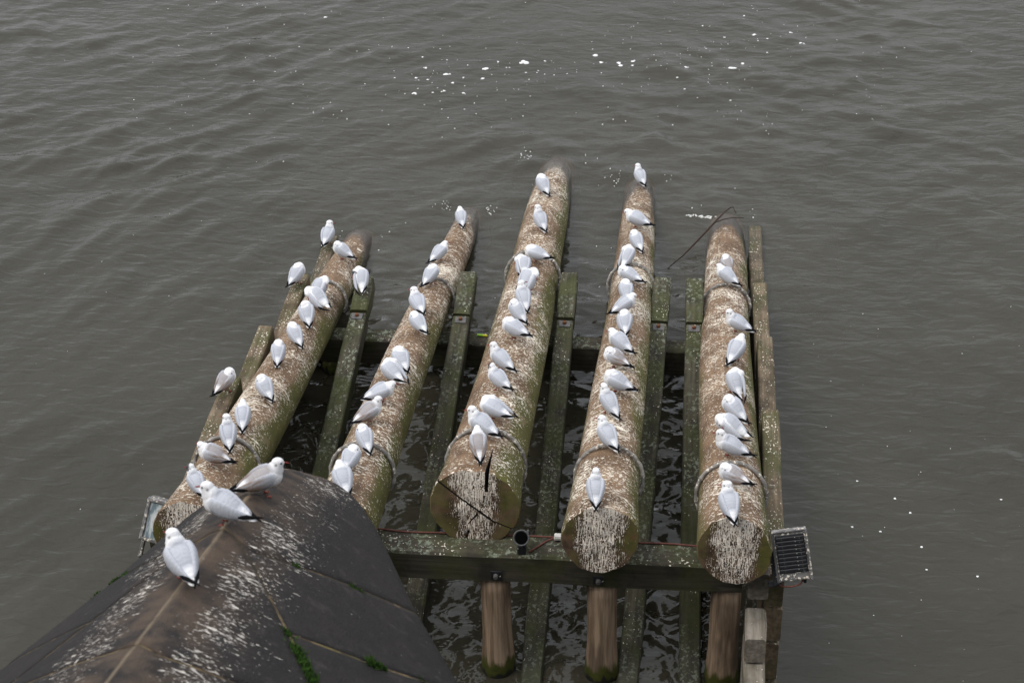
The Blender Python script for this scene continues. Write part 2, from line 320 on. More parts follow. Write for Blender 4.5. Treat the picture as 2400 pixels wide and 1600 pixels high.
def tube_mesh(name, pts, rad, n=8, closed=False, flat_=1.0):
    pts = [Vector(p) for p in pts]; v = []; f = []; m = len(pts); up0 = Vector((0, 0, 1))
    for i, p in enumerate(pts):
        t = (pts[(i + 1) % m] - pts[i - 1]) if closed else (pts[min(i + 1, m - 1)] - pts[max(i - 1, 0)])
        t.normalize(); a = t.cross(up0)
        if a.length < 1e-3: a = t.cross(Vector((0, 1, 0)))
        a.normalize(); b = a.cross(t); r = rad[i] if isinstance(rad, (list, tuple)) else rad
        for k in range(n):
            q = 2 * math.pi * k / n; v.append(p + a * math.cos(q) * r + b * math.sin(q) * r * flat_)
    for i in range(m if closed else m - 1):
        i2 = (i + 1) % m
        for k in range(n): f.append((i * n + k, i * n + (k + 1) % n, i2 * n + (k + 1) % n, i2 * n + k))
    if not closed: f.append(tuple(range(n - 1, -1, -1))); f.append(tuple((m - 1) * n + k for k in range(n)))
    return pyd(name, v, f)
def cyl_mesh(name, r0, r1, L, n=20, bev=True):
    """closed turned piece along +z from 0 to L"""
    prof = [(r0 * .94, 0), (r0, L * .03), (r1, L * .97), (r1 * .94, L)]; v = []; f = []
    for r, z in prof:
        for k in range(n): v.append((r * math.cos(2 * math.pi * k / n), r * math.sin(2 * math.pi * k / n), z))
    for i in range(len(prof) - 1):
        for k in range(n): f.append((i * n + k, i * n + (k + 1) % n, (i + 1) * n + (k + 1) % n, (i + 1) * n + k))
    f.append(tuple(range(n - 1, -1, -1))); f.append(tuple((len(prof) - 1) * n + k for k in range(n)))
    return pyd(name, v, f)
def grf(n, lam, spread, seed, power=1.0):
    """random wave trains: wave vectors mostly along q"""
    g = np.random.default_rng(seed); l = np.exp(g.uniform(math.log(lam[0]), math.log(lam[1]), n)); th = g.normal(0, spread, n)
    return 2 * math.pi / l * np.sin(th), 2 * math.pi / l * np.cos(th), g.uniform(0, 6.283, n), l ** power
def smooth(x, a, b): q = np.clip((x - a) / (b - a), 0, 1); return q * q * (3 - 2 * q)
# ------------------------------------------------------------------ logs' axes
NEAR = [(-4.74, .2, 1.95), (-3.44, .41, 1.905), (-2.3, .56, 1.87), (-1.13, .08, 1.98), (0, 0, 2.0)]
TIP = [(-4.79, 8.29, -.16), (-3.44, 9.03, -.17), (-2.32, 10.49, -.28), (-1.12, 9.98, -.23), (.03, 9.07, -.25)]
RAD = [[(0, .33), (.9, .305), (8.7, .20)], [(0, .31), (.9, .29), (8.8, .175)], [(0, .405), (.5, .37), (1.1, .35), (10., .275)], [(0, .335), (.6, .31), (1.5, .293), (9.9, .225)], [(0, .327), (.6, .31), (1.5, .297), (8.9, .245)]]
U0 = [-.42, -.40, 0, 0, 0]
def log_axis(k):
    A, B = Vector(NEAR[k]), Vector(TIP[k]); d = (B - A).normalized(); s = Vector((1, 0, 0)); s = (s - d * s.dot(d)).normalized(); return A, d, s, s.cross(d)
def log_rad(k, u): return float(np.interp(u, [a for a, b in RAD[k]], [b for a, b in RAD[k]]))
# ------------------------------------------------------------------ water, river bed, foam
def water_h(x, y):
    ax = np.sqrt((x + 2.35) ** 2 + .6)
    fan = .30 - .15 * np.tanh((x + 2.35) / 2.5) + .30 * smooth(-y, -10, -4); q = y + fan * ax * (1 - smooth(ax, 5, 16) * .5)
    h = np.zeros_like(x)
    for (n, lam, sp, sd, pw, wt_) in ((46, (.8, 2.4), .9, 3, 1.0, .55), (90, (.26, .95), .75, 5, 1.05, 1.15), (30, (.18, .34), .8, 9, 1.1, .4)):
        kx, kq, ph, am = grf(n, lam, sp, sd, pw); s = np.zeros_like(x)
        for a, b, c, d in zip(kx, kq, ph, am): s += d * np.sin(a * x + b * q + c)
        h += wt_ * s / math.sqrt(n)
    # patches of ruffled and slack water
    kx, kq, ph, am = grf(16, (3, 9), 1.2, 21, .3); pt = sum(np.sin(a * x + b * y + c) for a, b, c in zip(kx, kq, ph)) / 4.0
    amp = .0165 * (1 + .6 * np.tanh(pt))
    lee = smooth(y, 1.0, 7.5); inside = smooth(-np.abs(x + 2.35), -3.1, -2.6) * smooth(-y, -10.5, -9)
    amp = amp * (.42 + .58 * lee) * (1 - .5 * inside)
    h = h + .25 * np.abs(h) ** 1.5
    h = h * amp / .9
    for k in range(5):                      # the current heaps up in front of every log
        tx, ty, _ = TIP[k]; d = np.hypot((x - tx), (y - ty - .10) * .9); up = smooth(y - ty, -.9, .4)
        h += (.022 * np.exp(-(d / .3) ** 2) + .008 * np.cos(d * 26) * np.exp(-d / .5)) * up
        for sgn in (-1, 1):                 # wake arms
            dd = (x - tx) * sgn - .42 * (ty + .2 - y) - .22; m = smooth(ty - y, -.1, .3) * np.exp(-np.clip(ty - y, 0, 99) / 2.2)
            h += .010 * np.exp(-(dd / .10) ** 2) * m
    return h * smooth(-np.maximum(np.abs(x + 2) - 14, y - 22), -4, 0)
def build_water():
    fx = np.arange(-16, 9.001, .055); fy = np.arange(-9, 20.501, .055)
    xs = np.concatenate([[-700, -200, -80, -35, -22], fx, [14, 30, 80, 200, 700]]); ys = np.concatenate([[-700, -200, -60, -25, -13], fy, [24, 32, 60, 160, 500, 1500]])
    X, Y = np.meshgrid(xs, ys); Z = water_h(X, Y); nx, ny = len(xs), len(ys)
    co = np.stack([X, Y, Z], -1).reshape(-1, 3).astype(np.float32)
    i = np.arange(ny - 1)[:, None] * nx + np.arange(nx - 1)[None]; q = np.stack([i, i + 1, i + 1 + nx, i + nx], -1).reshape(-1, 4).astype(np.int32)
    me = bpy.data.meshes.new('water'); me.vertices.add(len(co)); me.vertices.foreach_set('co', co.ravel())
    me.loops.add(q.size); me.loops.foreach_set('vertex_index', q.ravel()); me.polygons.add(len(q))
    me.polygons.foreach_set('loop_start', np.arange(0, q.size, 4, dtype=np.int32)); me.polygons.foreach_set('loop_total', np.full(len(q), 4, dtype=np.int32))
    me.update(calc_edges=True); return tag(obj('water', me, 'water', smooth=True), kind='structure')
build_water()
tag(obj('riverbed', pyd('riverbed', [(-700, -700, -2.4), (700, -700, -2.4), (700, 1500, -2.4), (-700, 1500, -2.4)], [(0, 1, 2, 3)]), 'bed'), kind='structure')
FOAM=[(-6.53,14.82,0.024),(-4.61,13.08,0.022),(-4.71,13.44,0.018),(-4.26,12.9,0.036),(-4.71,12.75,0.021),(-4.52,12.69,0.019),(-4.12,12.61,0.022),(-3.98,12.81,0.019),(-3.67,13.12,0.036),(-3.68,12.81,0.024),(-3.5,13.36,0.019),(-3.35,13.18,0.013),(-4.66,12.21,0.027),(-4.81,12.21,0.012),(-4.22,12.32,0.021),(-3.92,12.28,0.025),(-4.38,12.24,0.016),(-5.04,12.71,0.015),(-4.32,13.43,0.013),(-9.26,15.07,0.01),(-8.95,15.23,0.01),(-8.02,15.24,0.01),(-7.6,15.14,0.01),(-8.3,14.19,0.01),(-8.08,14.4,0.01),(-8.73,13.73,0.01),(-7.16,14.53,0.01),(-7.04,11.43,0.01),(-6.96,12.87,0.01),(-6.62,12.83,0.01),(-6.46,11.8,0.01),(-6.42,12.41,0.01),(-7.23,12.55,0.01),(-6.25,13.71,0.01),(-5.8,13.66,0.01),(-9.34,13.23,0.01),(-8.93,11.81,0.01),(-6.22,9.98,0.01),(-5.55,11.36,0.01),(-6.47,15.07,0.01),(-6.9,14.96,0.01),(-4.18,11.77,0.01),(-3.84,11.78,0.01),(-4.46,11.88,0.01),(-3.9,11.11,0.01),(-3.06,13.35,0.047),(-2.77,13.44,0.019),(-1.99,13.68,0.036),(-1.88,13.45,0.027),(-1.61,13.45,0.03),(-1.58,13.35,0.033),(-1.4,13.48,0.025),(-1.39,13.34,0.021),(0.13,13.29,0.037),(0.31,13.52,0.027),(-0.57,13.31,0.021),(-0.69,12.98,0.019),(1.23,14.26,0.022),(1.08,14.66,0.021),(0.51,14.55,0.025),(0.71,14.41,0.016),(-0.32,14.82,0.016),(0.35,15.25,0.019),(0.03,14.45,0.016),(0.56,14.31,0.012),(0.7,13.93,0.016),(-0.26,14.01,0.012),(-3.03,13.03,0.015),(-0.57,12.55,0.015),(0.12,12.28,0.016),(-2.05,13.91,0.009),(-1.07,13.66,0.009),(0.57,15.48,0.009),(2.84,14.14,0.009),(2.69,13.81,0.009),(3.87,14.11,0.009),(-1.37,14.9,0.009),(-0.51,13.74,0.009),(-0.33,13.68,0.009),(-0.2,13.12,0.009),(0.92,14.46,0.009),(2.05,15.9,0.009),(2.04,2.43,0.014),(1.64,2.65,0.014),(1.83,3.18,0.014),(1.35,2.69,0.014),(1.97,2.96,0.014),(2.95,3.26,0.014),(2.06,2.1,0.014),(2.56,2.03,0.014),(1.45,3.45,0.014)]
def blob(v, f, x, y, r, z, sx=1.0, sy=1.0, th=.25, seed=0):
    g = random.Random(seed); n = 9; b = len(v); a0 = g.uniform(0, 6.28); rr = [r * g.uniform(.7, 1.2) for _ in range(n)]
    for lev, (k, zz) in enumerate(((1.0, -.006), (.86, r * th * .6), (.45, r * th))):
        for i in range(n):
            a = a0 + 6.283 * i / n; v.append((x + math.cos(a) * rr[i] * k * sx, y + math.sin(a) * rr[i] * k * sy, z + zz))
    for lev in range(2):
        for i in range(n): f.append((b + lev * n + i, b + lev * n + (i + 1) % n, b + lev * n + n + (i + 1) % n, b + lev * n + n + i))
    f.append(tuple(b + 2 * n + i for i in range(n)))
def build_foam():
    v, f, P = [], [], []
    for x, y, r in FOAM:
        P.append((x, y, r, 1.15, .9))
        if r > .02:
            for _ in range(3): P.append((x + random.gauss(0, r * .8), y + random.gauss(0, r * .6), r * random.uniform(.45, .8), 1.1, .9))
    for _ in range(150): P.append((random.uniform(-9, 2.5), random.uniform(11.2, 16.2), random.choice((.004, .005, .007, .010)), 1, 1))
    for _ in range(70): P.append((random.gauss(-3.6, 1.2), random.gauss(12.9, .6), random.choice((.005, .007, .009, .012)), 1, 1))
    for _ in range(70): P.append((random.gauss(-.4, .9), random.gauss(13.8, .7), random.choice((.005, .007, .009)), 1, 1))
    for _ in range(60): P.append((random.uniform(.9, 5), random.uniform(0, 7), random.choice((.003, .004, .006)), 1, 1))
    for _ in range(60): P.append((random.uniform(-12, -5.5), random.uniform(2, 15), random.choice((.003, .004, .006)), 1, 1))
    for _ in range(45): P.append((random.uniform(-4.5, .2), random.uniform(1, 10), random.choice((.004, .006, .008)), 1, 1))
    for k in range(5):                      # froth where the current meets the logs
        tx, ty, _ = TIP[k]; r = log_rad(k, 8.5)
        for s in (-1, 1):
            for _ in range(15 if (k in (1, 2, 3) and s < 0) or k == 1 else 4):
                P.append((tx + s * (r + .06 + abs(random.gauss(0, .12))), ty - .15 + random.gauss(0, .10), random.uniform(.003, .011), 1, 1))
    for _ in range(40): P.append((-.28 + random.gauss(0, .10), 8.86 + random.gauss(0, .015), random.uniform(.005, .012), 1.6, .8))
    P = np.array(P); Z = water_h(P[:, 0].copy(), P[:, 1].copy())
    for i, (p, z) in enumerate(zip(P, Z)): blob(v, f, p[0], p[1], p[2], z, p[3], p[4], .3, i)
    return tag(obj('foam', pyd('foam', v, f), 'foam', smooth=True), 'white foam flecks drifting on the river surface', 'foam', kind='stuff')
build_foam()
# ------------------------------------------------------------------ stone pier and the bridge it belongs to
AX, ZE = -3.31, 4.0
WT = np.array([(-11.5, 3.0), (-6.5, 3.0), (-6.0, 2.85), (-5.0, 2.24), (-3.61, 1.46), (-2.97, 1.09), (-2.5, .86), (-2.16, .69), (-1.92, .54), (-1.8, .44), (-1.73, .36), (-1.66, .25), (-1.62, .14), (-1.6, .0)])
ZT = np.array([(-11.5, 8.2), (-5.4, 5.8), (-4.3, 5.37), (-3.31, 5.0), (-2.8, 4.79), (-2.4, 4.6), (-2.0, 4.36), (-1.8, 4.2), (-1.68, 4.09), (-1.6, 4.0)])
def pw(y): return np.interp(y, WT[:, 0], WT[:, 1])
def pz(y): return np.interp(y, ZT[:, 0], ZT[:, 1])
def psurf(y, v, dz=0.0):
    k = 1 - (abs(v) ** 2 + .0009) ** .625 / 1.0
    return (AX + v * pw(y), y, ZE + (pz(y) - ZE) * max(0, k) + dz)
def v502(y): return max(0.04, 1 - 1.02 / max(1.021, pz(y) - ZE)) ** .8
J1 = lambda v: float(np.interp(abs(v), [0, .14, .54, 1], [-3.36, -3.55, -3.29, -3.0]))
J3 = lambda v: float(np.interp(abs(v), [0, .3, .59, .83, 1], [-4.4, -4.27, -4.07, -3.85, -3.7]))
J4 = lambda v: J3(v) - 1.35
J5 = lambda v: J3(v) - 2.6
JU = lambda v: float(np.interp(abs(v), [0, .06, .22, .4, .7], [-4.98, -5.05, -5.01, -4.92, -4.8]))
JU2 = lambda v: JU(v) - 1.7
JT = lambda v: -1.602
JB = lambda v: -11.45
GAP = .011
def slab(parent, jf, jb, vlo, vhi, ni=26, nj=18, label=None):
    """one stone of the cap: bent patch with softened edges and a skirt"""
    P = np.zeros((ni + 1, nj + 1, 3)); UV = np.zeros((ni + 1, nj + 1, 2))
    for i in range(ni + 1):
        for j in range(nj + 1):
            b = j / nj; a = i / ni; y = -4.0
            for _ in range(5):
                lo, hi = vlo(y), vhi(y); ga = GAP / max(.1, pw(y)); lo2 = lo + (ga if abs(lo) not in (0, 1) else 0); hi2 = hi - (ga if abs(hi) not in (0, 1) else 0)
                v = lo2 + (hi2 - lo2) * b; y0, y1 = jf(v) - (GAP if jf is not JT else 0), jb(v) + GAP; y = y0 + (y1 - y0) * a
            edge = (i in (0, ni) and not (jf is JT and i == 0)) or (j in (0, nj) and abs((lo, hi)[j > 0]) not in (0,))
            q = psurf(y, v, -.009 if edge else 0.0); P[i, j] = q; UV[i, j] = (math.copysign(math.hypot(v * pw(y), pz(y) - q[2]), v), y)
    base = P.mean((0, 1)); base[2] = P[..., 2].min(); n1 = nj + 1
    V = [tuple(p - base) for p in P.reshape(-1, 3)]; U = [tuple(u) for u in UV.reshape(-1, 2)]; F = []
    for i in range(ni):
        for j in range(nj): F.append((i * n1 + j, (i + 1) * n1 + j, (i + 1) * n1 + j + 1, i * n1 + j + 1))
    rim = [j for j in range(nj)] + [i * n1 + nj for i in range(ni)] + [ni * n1 + j for j in range(nj, 0, -1)] + [i * n1 for i in range(ni, 0, -1)]
    b0 = len(V)
    for r in rim: V.append((V[r][0], V[r][1], V[r][2] - .13)); U.append(U[r])
    m = len(rim)
    for k in range(m): F.append((rim[k], rim[(k + 1) % m], b0 + (k + 1) % m, b0 + k))
    me = pyd('stone', V, F, U); bm = bmesh.new(); bm.from_mesh(me); bmesh.ops.remove_doubles(bm, verts=bm.verts, dist=1e-5); bmesh.ops.recalc_face_normals(bm, faces=bm.faces); bm.to_mesh(me); bm.free()
    o = obj('stone', me, 'stone', parent, Matrix.Translation(base), smooth=True)
    return tag(o, label)
pier = thing('bridge_pier', (AX, -4.0, 0), 'dark stone bridge pier with a ridged pointed cap in the lower left', 'pier')
slab(pier, JT, J1, lambda y: -1, lambda y: 1, 34, 40, 'rounded nose stone of the pier cap')
for s in (-1, 1):
    up_lo, up_hi = ((lambda y: 0), v502) if s > 0 else ((lambda y: -v502(y)), (lambda y: 0))
    lo_lo, lo_hi = (v502, (lambda y: 1)) if s > 0 else ((lambda y: -1), (lambda y: -v502(y)))
    slab(pier, J1, JU, up_lo, up_hi); slab(pier, JU, JU2, up_lo, up_hi); slab(pier, JU2, JB, up_lo, up_hi)
    slab(pier, J1, J3, lo_lo, lo_hi); slab(pier, J3, J4, lo_lo, lo_hi); slab(pier, J4, J5, lo_lo, lo_hi); slab(pier, J5, JB, lo_lo, lo_hi)
def pier_core():
    V, F, M = [], [], []; ys = np.concatenate([np.linspace(-1.606, -2.2, 14), np.linspace(-2.3, -6.6, 40), np.linspace(-7, -11.45, 6)]); vs_ = np.linspace(-1, 1, 41)
    for y in ys:
        for v in vs_: p = psurf(y, v * .995, -.011); V.append((p[0], p[1], p[2]))
    n1 = len(vs_)
    for i in range(len(ys) - 1):
        for j in range(n1 - 1): F.append((i * n1 + j, (i + 1) * n1 + j, (i + 1) * n1 + j + 1, i * n1 + j + 1))
    me = pyd('joint_bedding', V, F); obj('joint_bedding', me, 'joint', pier, Matrix.Identity(4), smooth=True)
    V, F = [], []; out = [(AX + pw(y) * .97, y) for y in ys[::-1]] + [(AX - pw(y) * .97, y) for y in ys[1:]]
    for z in (-2.4, ZE - .12):
        for x, y in out: V.append((x, y - .03, z))
    n = len(out)
    for i in range(n): F.append((i, (i + 1) % n, n + (i + 1) % n, n + i))
    F.append(tuple(range(n, 2 * n))); U = [(3 + .3 * v[0], v[2]) for v in V]
    obj('pier_wall', pyd('pier_wall', V, F, U), 'stone', pier, Matrix.Identity(4))
pier_core()
def moss(spots):
    V, F = [], []; g = random.Random(4)
    for y, v, n, sp, ht in spots:
        for _ in range(n):
            yy = y + g.gauss(0, sp); vv = v + g.gauss(0, .010); p = Vector(psurf(yy, vv, -.012)); a = g.uniform(0, 6.28); w = g.uniform(.004, .008); h = ht * g.uniform(.4, 1.2)
            d = Vector((math.cos(a), math.sin(a), 0)) * w; l = Vector((g.gauss(0, .4), g.gauss(0, .4), 1)).normalized() * h; b = len(V)
            V += [tuple(p - d), tuple(p + d), tuple(p + l * .6 + d * .7), tuple(p + l)]; F += [(b, b + 1, b + 2), (b, b + 2, b + 3)]
    tag(obj('moss', pyd('moss', V, F), 'moss', pier, Matrix.Identity(4)), 'green moss tufts growing in the pier joints', kind='stuff')
sp_ = []
for y in np.arange(-4.36, -4.9, -.02): sp_.append((y, v502(y), 46, .012, .045))
sp_ += [(J3(.60), .60, 260, .018, .05), (J3(.63), .63, 120, .012, .035), (J3(.32), .32, 90, .02, .03), (J1(.33), .33, 60, .015, .022), (J1(.60), .60, 70, .015, .022), (J1(.62), .64, 40, .015, .02), (J1(-.72), -.72, 120, .02, .03), (J1(-.6), -.6, 60, .02, .025), (J1(-.95), -.95, 70, .02, .03), (J3(.8), .8, 40, .02, .02)]
moss(sp_)
def bridge():
    t = thing('bridge', (0, -16, 0), 'stone arch bridge behind the pier carrying the viewpoint', 'bridge')
    cx = [AX - 26, AX, AX + 26]; hw = 4.4; V = []; zt = 11.75
    pts = [(-60, zt), (-60, -2.4)]
    for a, b in ((-60, cx[0] - hw), (cx[0] + hw, cx[1] - hw), (cx[1] + hw, cx[2] - hw), (cx[2] + hw, 60)):
        if a == -60 or b == 60: pts += [(a, -2.4), (b, -2.4)] if a != -60 else [(b, -2.4)]; continue
        m, r = (a + b) / 2, (b - a) / 2; pts.append((a, -2.4))
        for k in range(25): q = math.pi * (1 - k / 24); pts.append((m + r * math.cos(q), 1.0 + 7.0 * math.sin(q)))
        pts.append((b, -2.4))
    pts += [(60, zt)]
    q = []
    for p in pts:
        if not q or (abs(p[0] - q[-1][0]) + abs(p[1] - q[-1][1])) > 1e-6: q.append(p)
    bm = bmesh.new(); vs0 = [bm.verts.new((x, -11.5, z)) for x, z in q]; fc = bm.faces.new(vs0)
    ex = bmesh.ops.extrude_face_region(bm, geom=[fc])
    for e_ in ex['geom']:
        if isinstance(e_, bmesh.types.BMVert): e_.co.y = -20.5
    bmesh.ops.triangulate(bm, faces=[f_ for f_ in bm.faces if len(f_.verts) > 4]); bmesh.ops.recalc_face_normals(bm, faces=bm.faces)
    me = bpy.data.meshes.new('wall'); bm.to_mesh(me); bm.free(); me.uv_layers.new(name='UVMap')
    obj('wall', me, 'stone', t, Matrix.Identity(4))
bridge()
# ------------------------------------------------------------------ timber frame of the ice guard
fr = thing('timber_frame', (-2.35, 2.8, 0), 'mossy timber frame of beams, piles and slanting braces under the five logs', 'ice guard')
fb = timber_piece('beam', (-5.3, .428, 1.392), (.12, .428, 1.392), .309, .329, 'beam', fr, .02, .008); tag(fb, 'front cross beam, lichen on top and dark below')
bb = timber_piece('beam', (-5.02, 5.128, .341), (.30, 5.128, .341), .24, .35, 'beam', fr, .018, .007); tag(bb, 'rear cross beam with green mossy top')
def plate(parent, loc, rx=90, s=1.0):
    mw = Matrix.Translation(loc) @ Matrix.Rotation(R(rx), 4, 'X'); p = obj('bolt_plate', box_mesh('bolt_plate', .10 * s, .10 * s, .012, .003), 'black' if rx == 90 else 'steel', parent, mw)
    return obj('bolt', cyl_mesh('bolt', .024 * s, .020 * s, .035, 8), 'steel' if rx == 90 else 'rust', parent, mw @ Matrix.Translation((0, 0, .006)))
for x in (-2.10, -1.17, -3.2): plate(fb, (x, .268, 1.33))
def pile(x, y, r, top, par):
    V, F, U = [], [], []; n = 28; zs = np.linspace(-2.3, top - .004, 22); ph = random.uniform(0, 6)
    for z in zs:
        k = 1 + .16 * smooth(np.array(-z), -.5, .0) - .05 * z / 1.2 + .015 * math.sin(z * 5 + ph)
        for j in range(n):
            a = 6.2832 * j / n; q = r * float(k) * (1 + .022 * math.sin(3 * a + ph + z) + .012 * math.sin(7 * a + 2 * ph)); V.append((q * math.cos(a), q * math.sin(a), z)); U.append((z, a * r))
    for i in range(len(zs) - 1):
        for j in range(n): F.append((i * n + j, i * n + (j + 1) % n, (i + 1) * n + (j + 1) % n, (i + 1) * n + j))
    F.append(tuple((len(zs) - 1) * n + j for j in range(n)))
    return obj('pile', pyd('pile', V, F, U), 'pile', par, Matrix.Translation((x, y, 0)), smooth=True)
for x in (-4.6, -3.35, -2.13, -1.14, -.01): pile(x, .43, .142, 1.228, fr)
for x in (-4.6, -2.35, -.05): pile(x, 5.13, .13, .166, fr)
BR = [(-4.25, -4.25, 5.75), (-3.04, -3.03, 5.90), (-1.84, -1.80, 5.95), (-.74, -.88, 5.92), (-.365, -.31, 5.92)]
def bz(y): return .77 + (y - 4.9) * .156
for xf, xn, ye in BR:
    def bx(y): return xf + (xn - xf) * (5.9 - y) / 5.4
    hgt, wd, ys = .22, .205, 5.17
    b = timber_piece('brace', (bx(ys - .012), ys - .012, bz(ys) - hgt / 2), (bx(-.8), -.8, bz(-.8) - hgt / 2), wd, hgt, 'brace', fr, .016, .006)
    timber_piece('brace_head', (bx(ye), ye, bz(ye) - hgt / 2 + .022), (bx(ys + .012), ys + .012, bz(ys) - hgt / 2 + .022), wd * 1.02, hgt, 'brace', fr, .016, .005)
    sl = math.atan(.156); mw = Matrix.Translation((bx(5.07), 5.07, bz(5.07) + .004)) @ Matrix.Rotation(sl, 4, 'X')
    obj('bracket', box_mesh('bracket', .13, .10, .012, .003), 'steel', b, mw); obj('bolt', cyl_mesh('bolt', .024, .020, .03, 8), 'rust', b, mw @ Matrix.Translation((0, .005, .005)))
# stepped side boards, one on another along both flanks
LV = [(.10, 8.55, -.36), (.60, 6.42, .10), (1.03, 4.66, .60), (1.47, 2.76, 1.03)]
for z, ye, zb in LV: timber_piece('side_board', (.435 - .012 * z, ye, (z + zb) / 2), (.425 - .012 * z, .34, (z + zb) / 2), .175, z - zb - .012, 'board', fr, .016, .008)
for z, ye, zb in [(.10, 7.95, -.36), (.62, 6.22, .10), (1.08, 4.45, .62), (1.42, 3.0, 1.08)]:
    timber_piece('side_board', (-5.135 - .02 * z, ye, (z + zb) / 2), (-5.15 - .02 * z, .45, (z + zb) / 2), .18, z - zb - .012, 'board', fr, .016, .008)
for z, ye, zb in [(1.66, .10, 1.34), (1.165, -.20, .86), (.85, -.50, .54), (.53, -.80, -.3)]:
    timber_piece('step_block', (.245, ye, (z + zb) / 2), (.245, .20 if z < 1.3 else .26, (z + zb) / 2), .195, z - zb, 'post', fr, .022, .006)
timber_piece('step_post', (.245, .10, .0), (.245, .10, 1.32), .19, .16, 'board', fr, .02, .005)
# ------------------------------------------------------------------ five round logs with iron hoops
LOGLAB = ['leftmost round log, its near end partly behind the stone pier', 'second round log from the left, its near end behind the pier', 'middle round log with a split and cracked sawn end', 'fourth round log from the left, white streaks down its sawn end', 'rightmost round log beside the ribbed black floodlight']
STRAP = [(.99, 5.80), (.76, 5.54), (.85, 5.86), (1.21, 6.25), (1.09, 6.11)]
LOGS = []
def log_mesh(k):
    A, d, s, tp = log_axis(k); Lt = (Vector(TIP[k]) - A).length; us = list(np.arange(U0[k], Lt + .9, .09)); n = 64; V, F, U, MI = [], [], [], []; g = random.Random(k + 3); ph = [g.uniform(0, 6.28) for _ in range(6)]
    def rad(u, a): 
        r = log_rad(k, u - (U0[k] if k < 2 else 0)); rag = max(0, 1 - (u - U0[k]) / .07); return r * (1 + rag * (.012 * math.sin(9 * a + ph[1]) + .010 * math.sin(17 * a + ph[3]) - .012) + .022 * max(0, 1 - (u - U0[k]) / .5) * math.sin(2 * a + ph[4]) + .018 * math.sin(2 * a + ph[0] + .35 * u) + .014 * math.sin(3 * a + ph[1] - .5 * u) + .008 * math.sin(5 * a + ph[2] + u) + .010 * math.sin(1.9 * u + ph[3]) + .006 * math.sin(11 * a + ph[4]))
    def pt(u, a, q): 
        b = .02 * math.sin(u * .6 + ph[5]); e_ = max(0, u - Lt + .40); return d * u + s * (b + q * math.sin(a)) + tp * (q * math.cos(a) - .42 * e_ * e_)
    rows = [(us[0], .975)] + [(us[0] + .02, 1.0)] + [(u, 1.0) for u in us[1:]]
    for u, m in rows:
        for j in range(n):
            a = -math.pi + 6.28318 * j / n; q = rad(u, a) * m; V.append(pt(u, a, q)); 
    for i in range(len(rows) - 1):
        for j in range(n):
            j2 = (j + 1) % n; F.append((i * n + j, i * n + j2, (i + 1) * n + j2, (i + 1) * n + j)); MI.append(0); r0 = rad(rows[i][0], 0)
            a0, a1 = -math.pi + 6.28318 * j / n, -math.pi + 6.28318 * (j + 1) / n; u0, u1 = rows[i][0], rows[i + 1][0]
            U += [(u0, a0 * r0), (u0, a1 * r0), (u1, a1 * r0), (u1, a0 * r0)]
    rings = [.975, .8, .6, .4, .2]; prev = list(range(n)); u = us[0]
    def euv(a, q): return (q * math.sin(a), q * math.cos(a))
    for ri in range(1, len(rings)):
        base = len(V)
        for j in range(n):
            a = -math.pi + 6.28318 * j / n; q = rad(u, a) * rings[ri]; V.append(pt(u + .012 * math.sin(3 * a + ph[0]) * (1 - rings[ri]) - .004 * g.random(), a, q))
        for j in range(n):
            j2 = (j + 1) % n; F.append((prev[j2], prev[j], base + j, base + j2)); MI.append(1)
            for jj, rr in ((j + 1, rings[ri - 1]), (j, rings[ri - 1]), (j, rings[ri]), (j + 1, rings[ri])):
                a = -math.pi + 6.28318 * jj / n; U.append(euv(a, rad(u, a) * rr))
        prev = list(range(base, base + n))
    F.append(tuple(reversed(prev))); MI.append(1)
    for j in reversed(range(n)): a = -math.pi + 6.28318 * j / n; U.append(euv(a, rad(u, a) * rings[-1]))
    F.append(tuple((len(rows) - 1) * n + j for j in range(n))); MI.append(0); U += [(0, .5)] * n
    return pyd('log', V, F, U, MI), (A, d, s, tp)
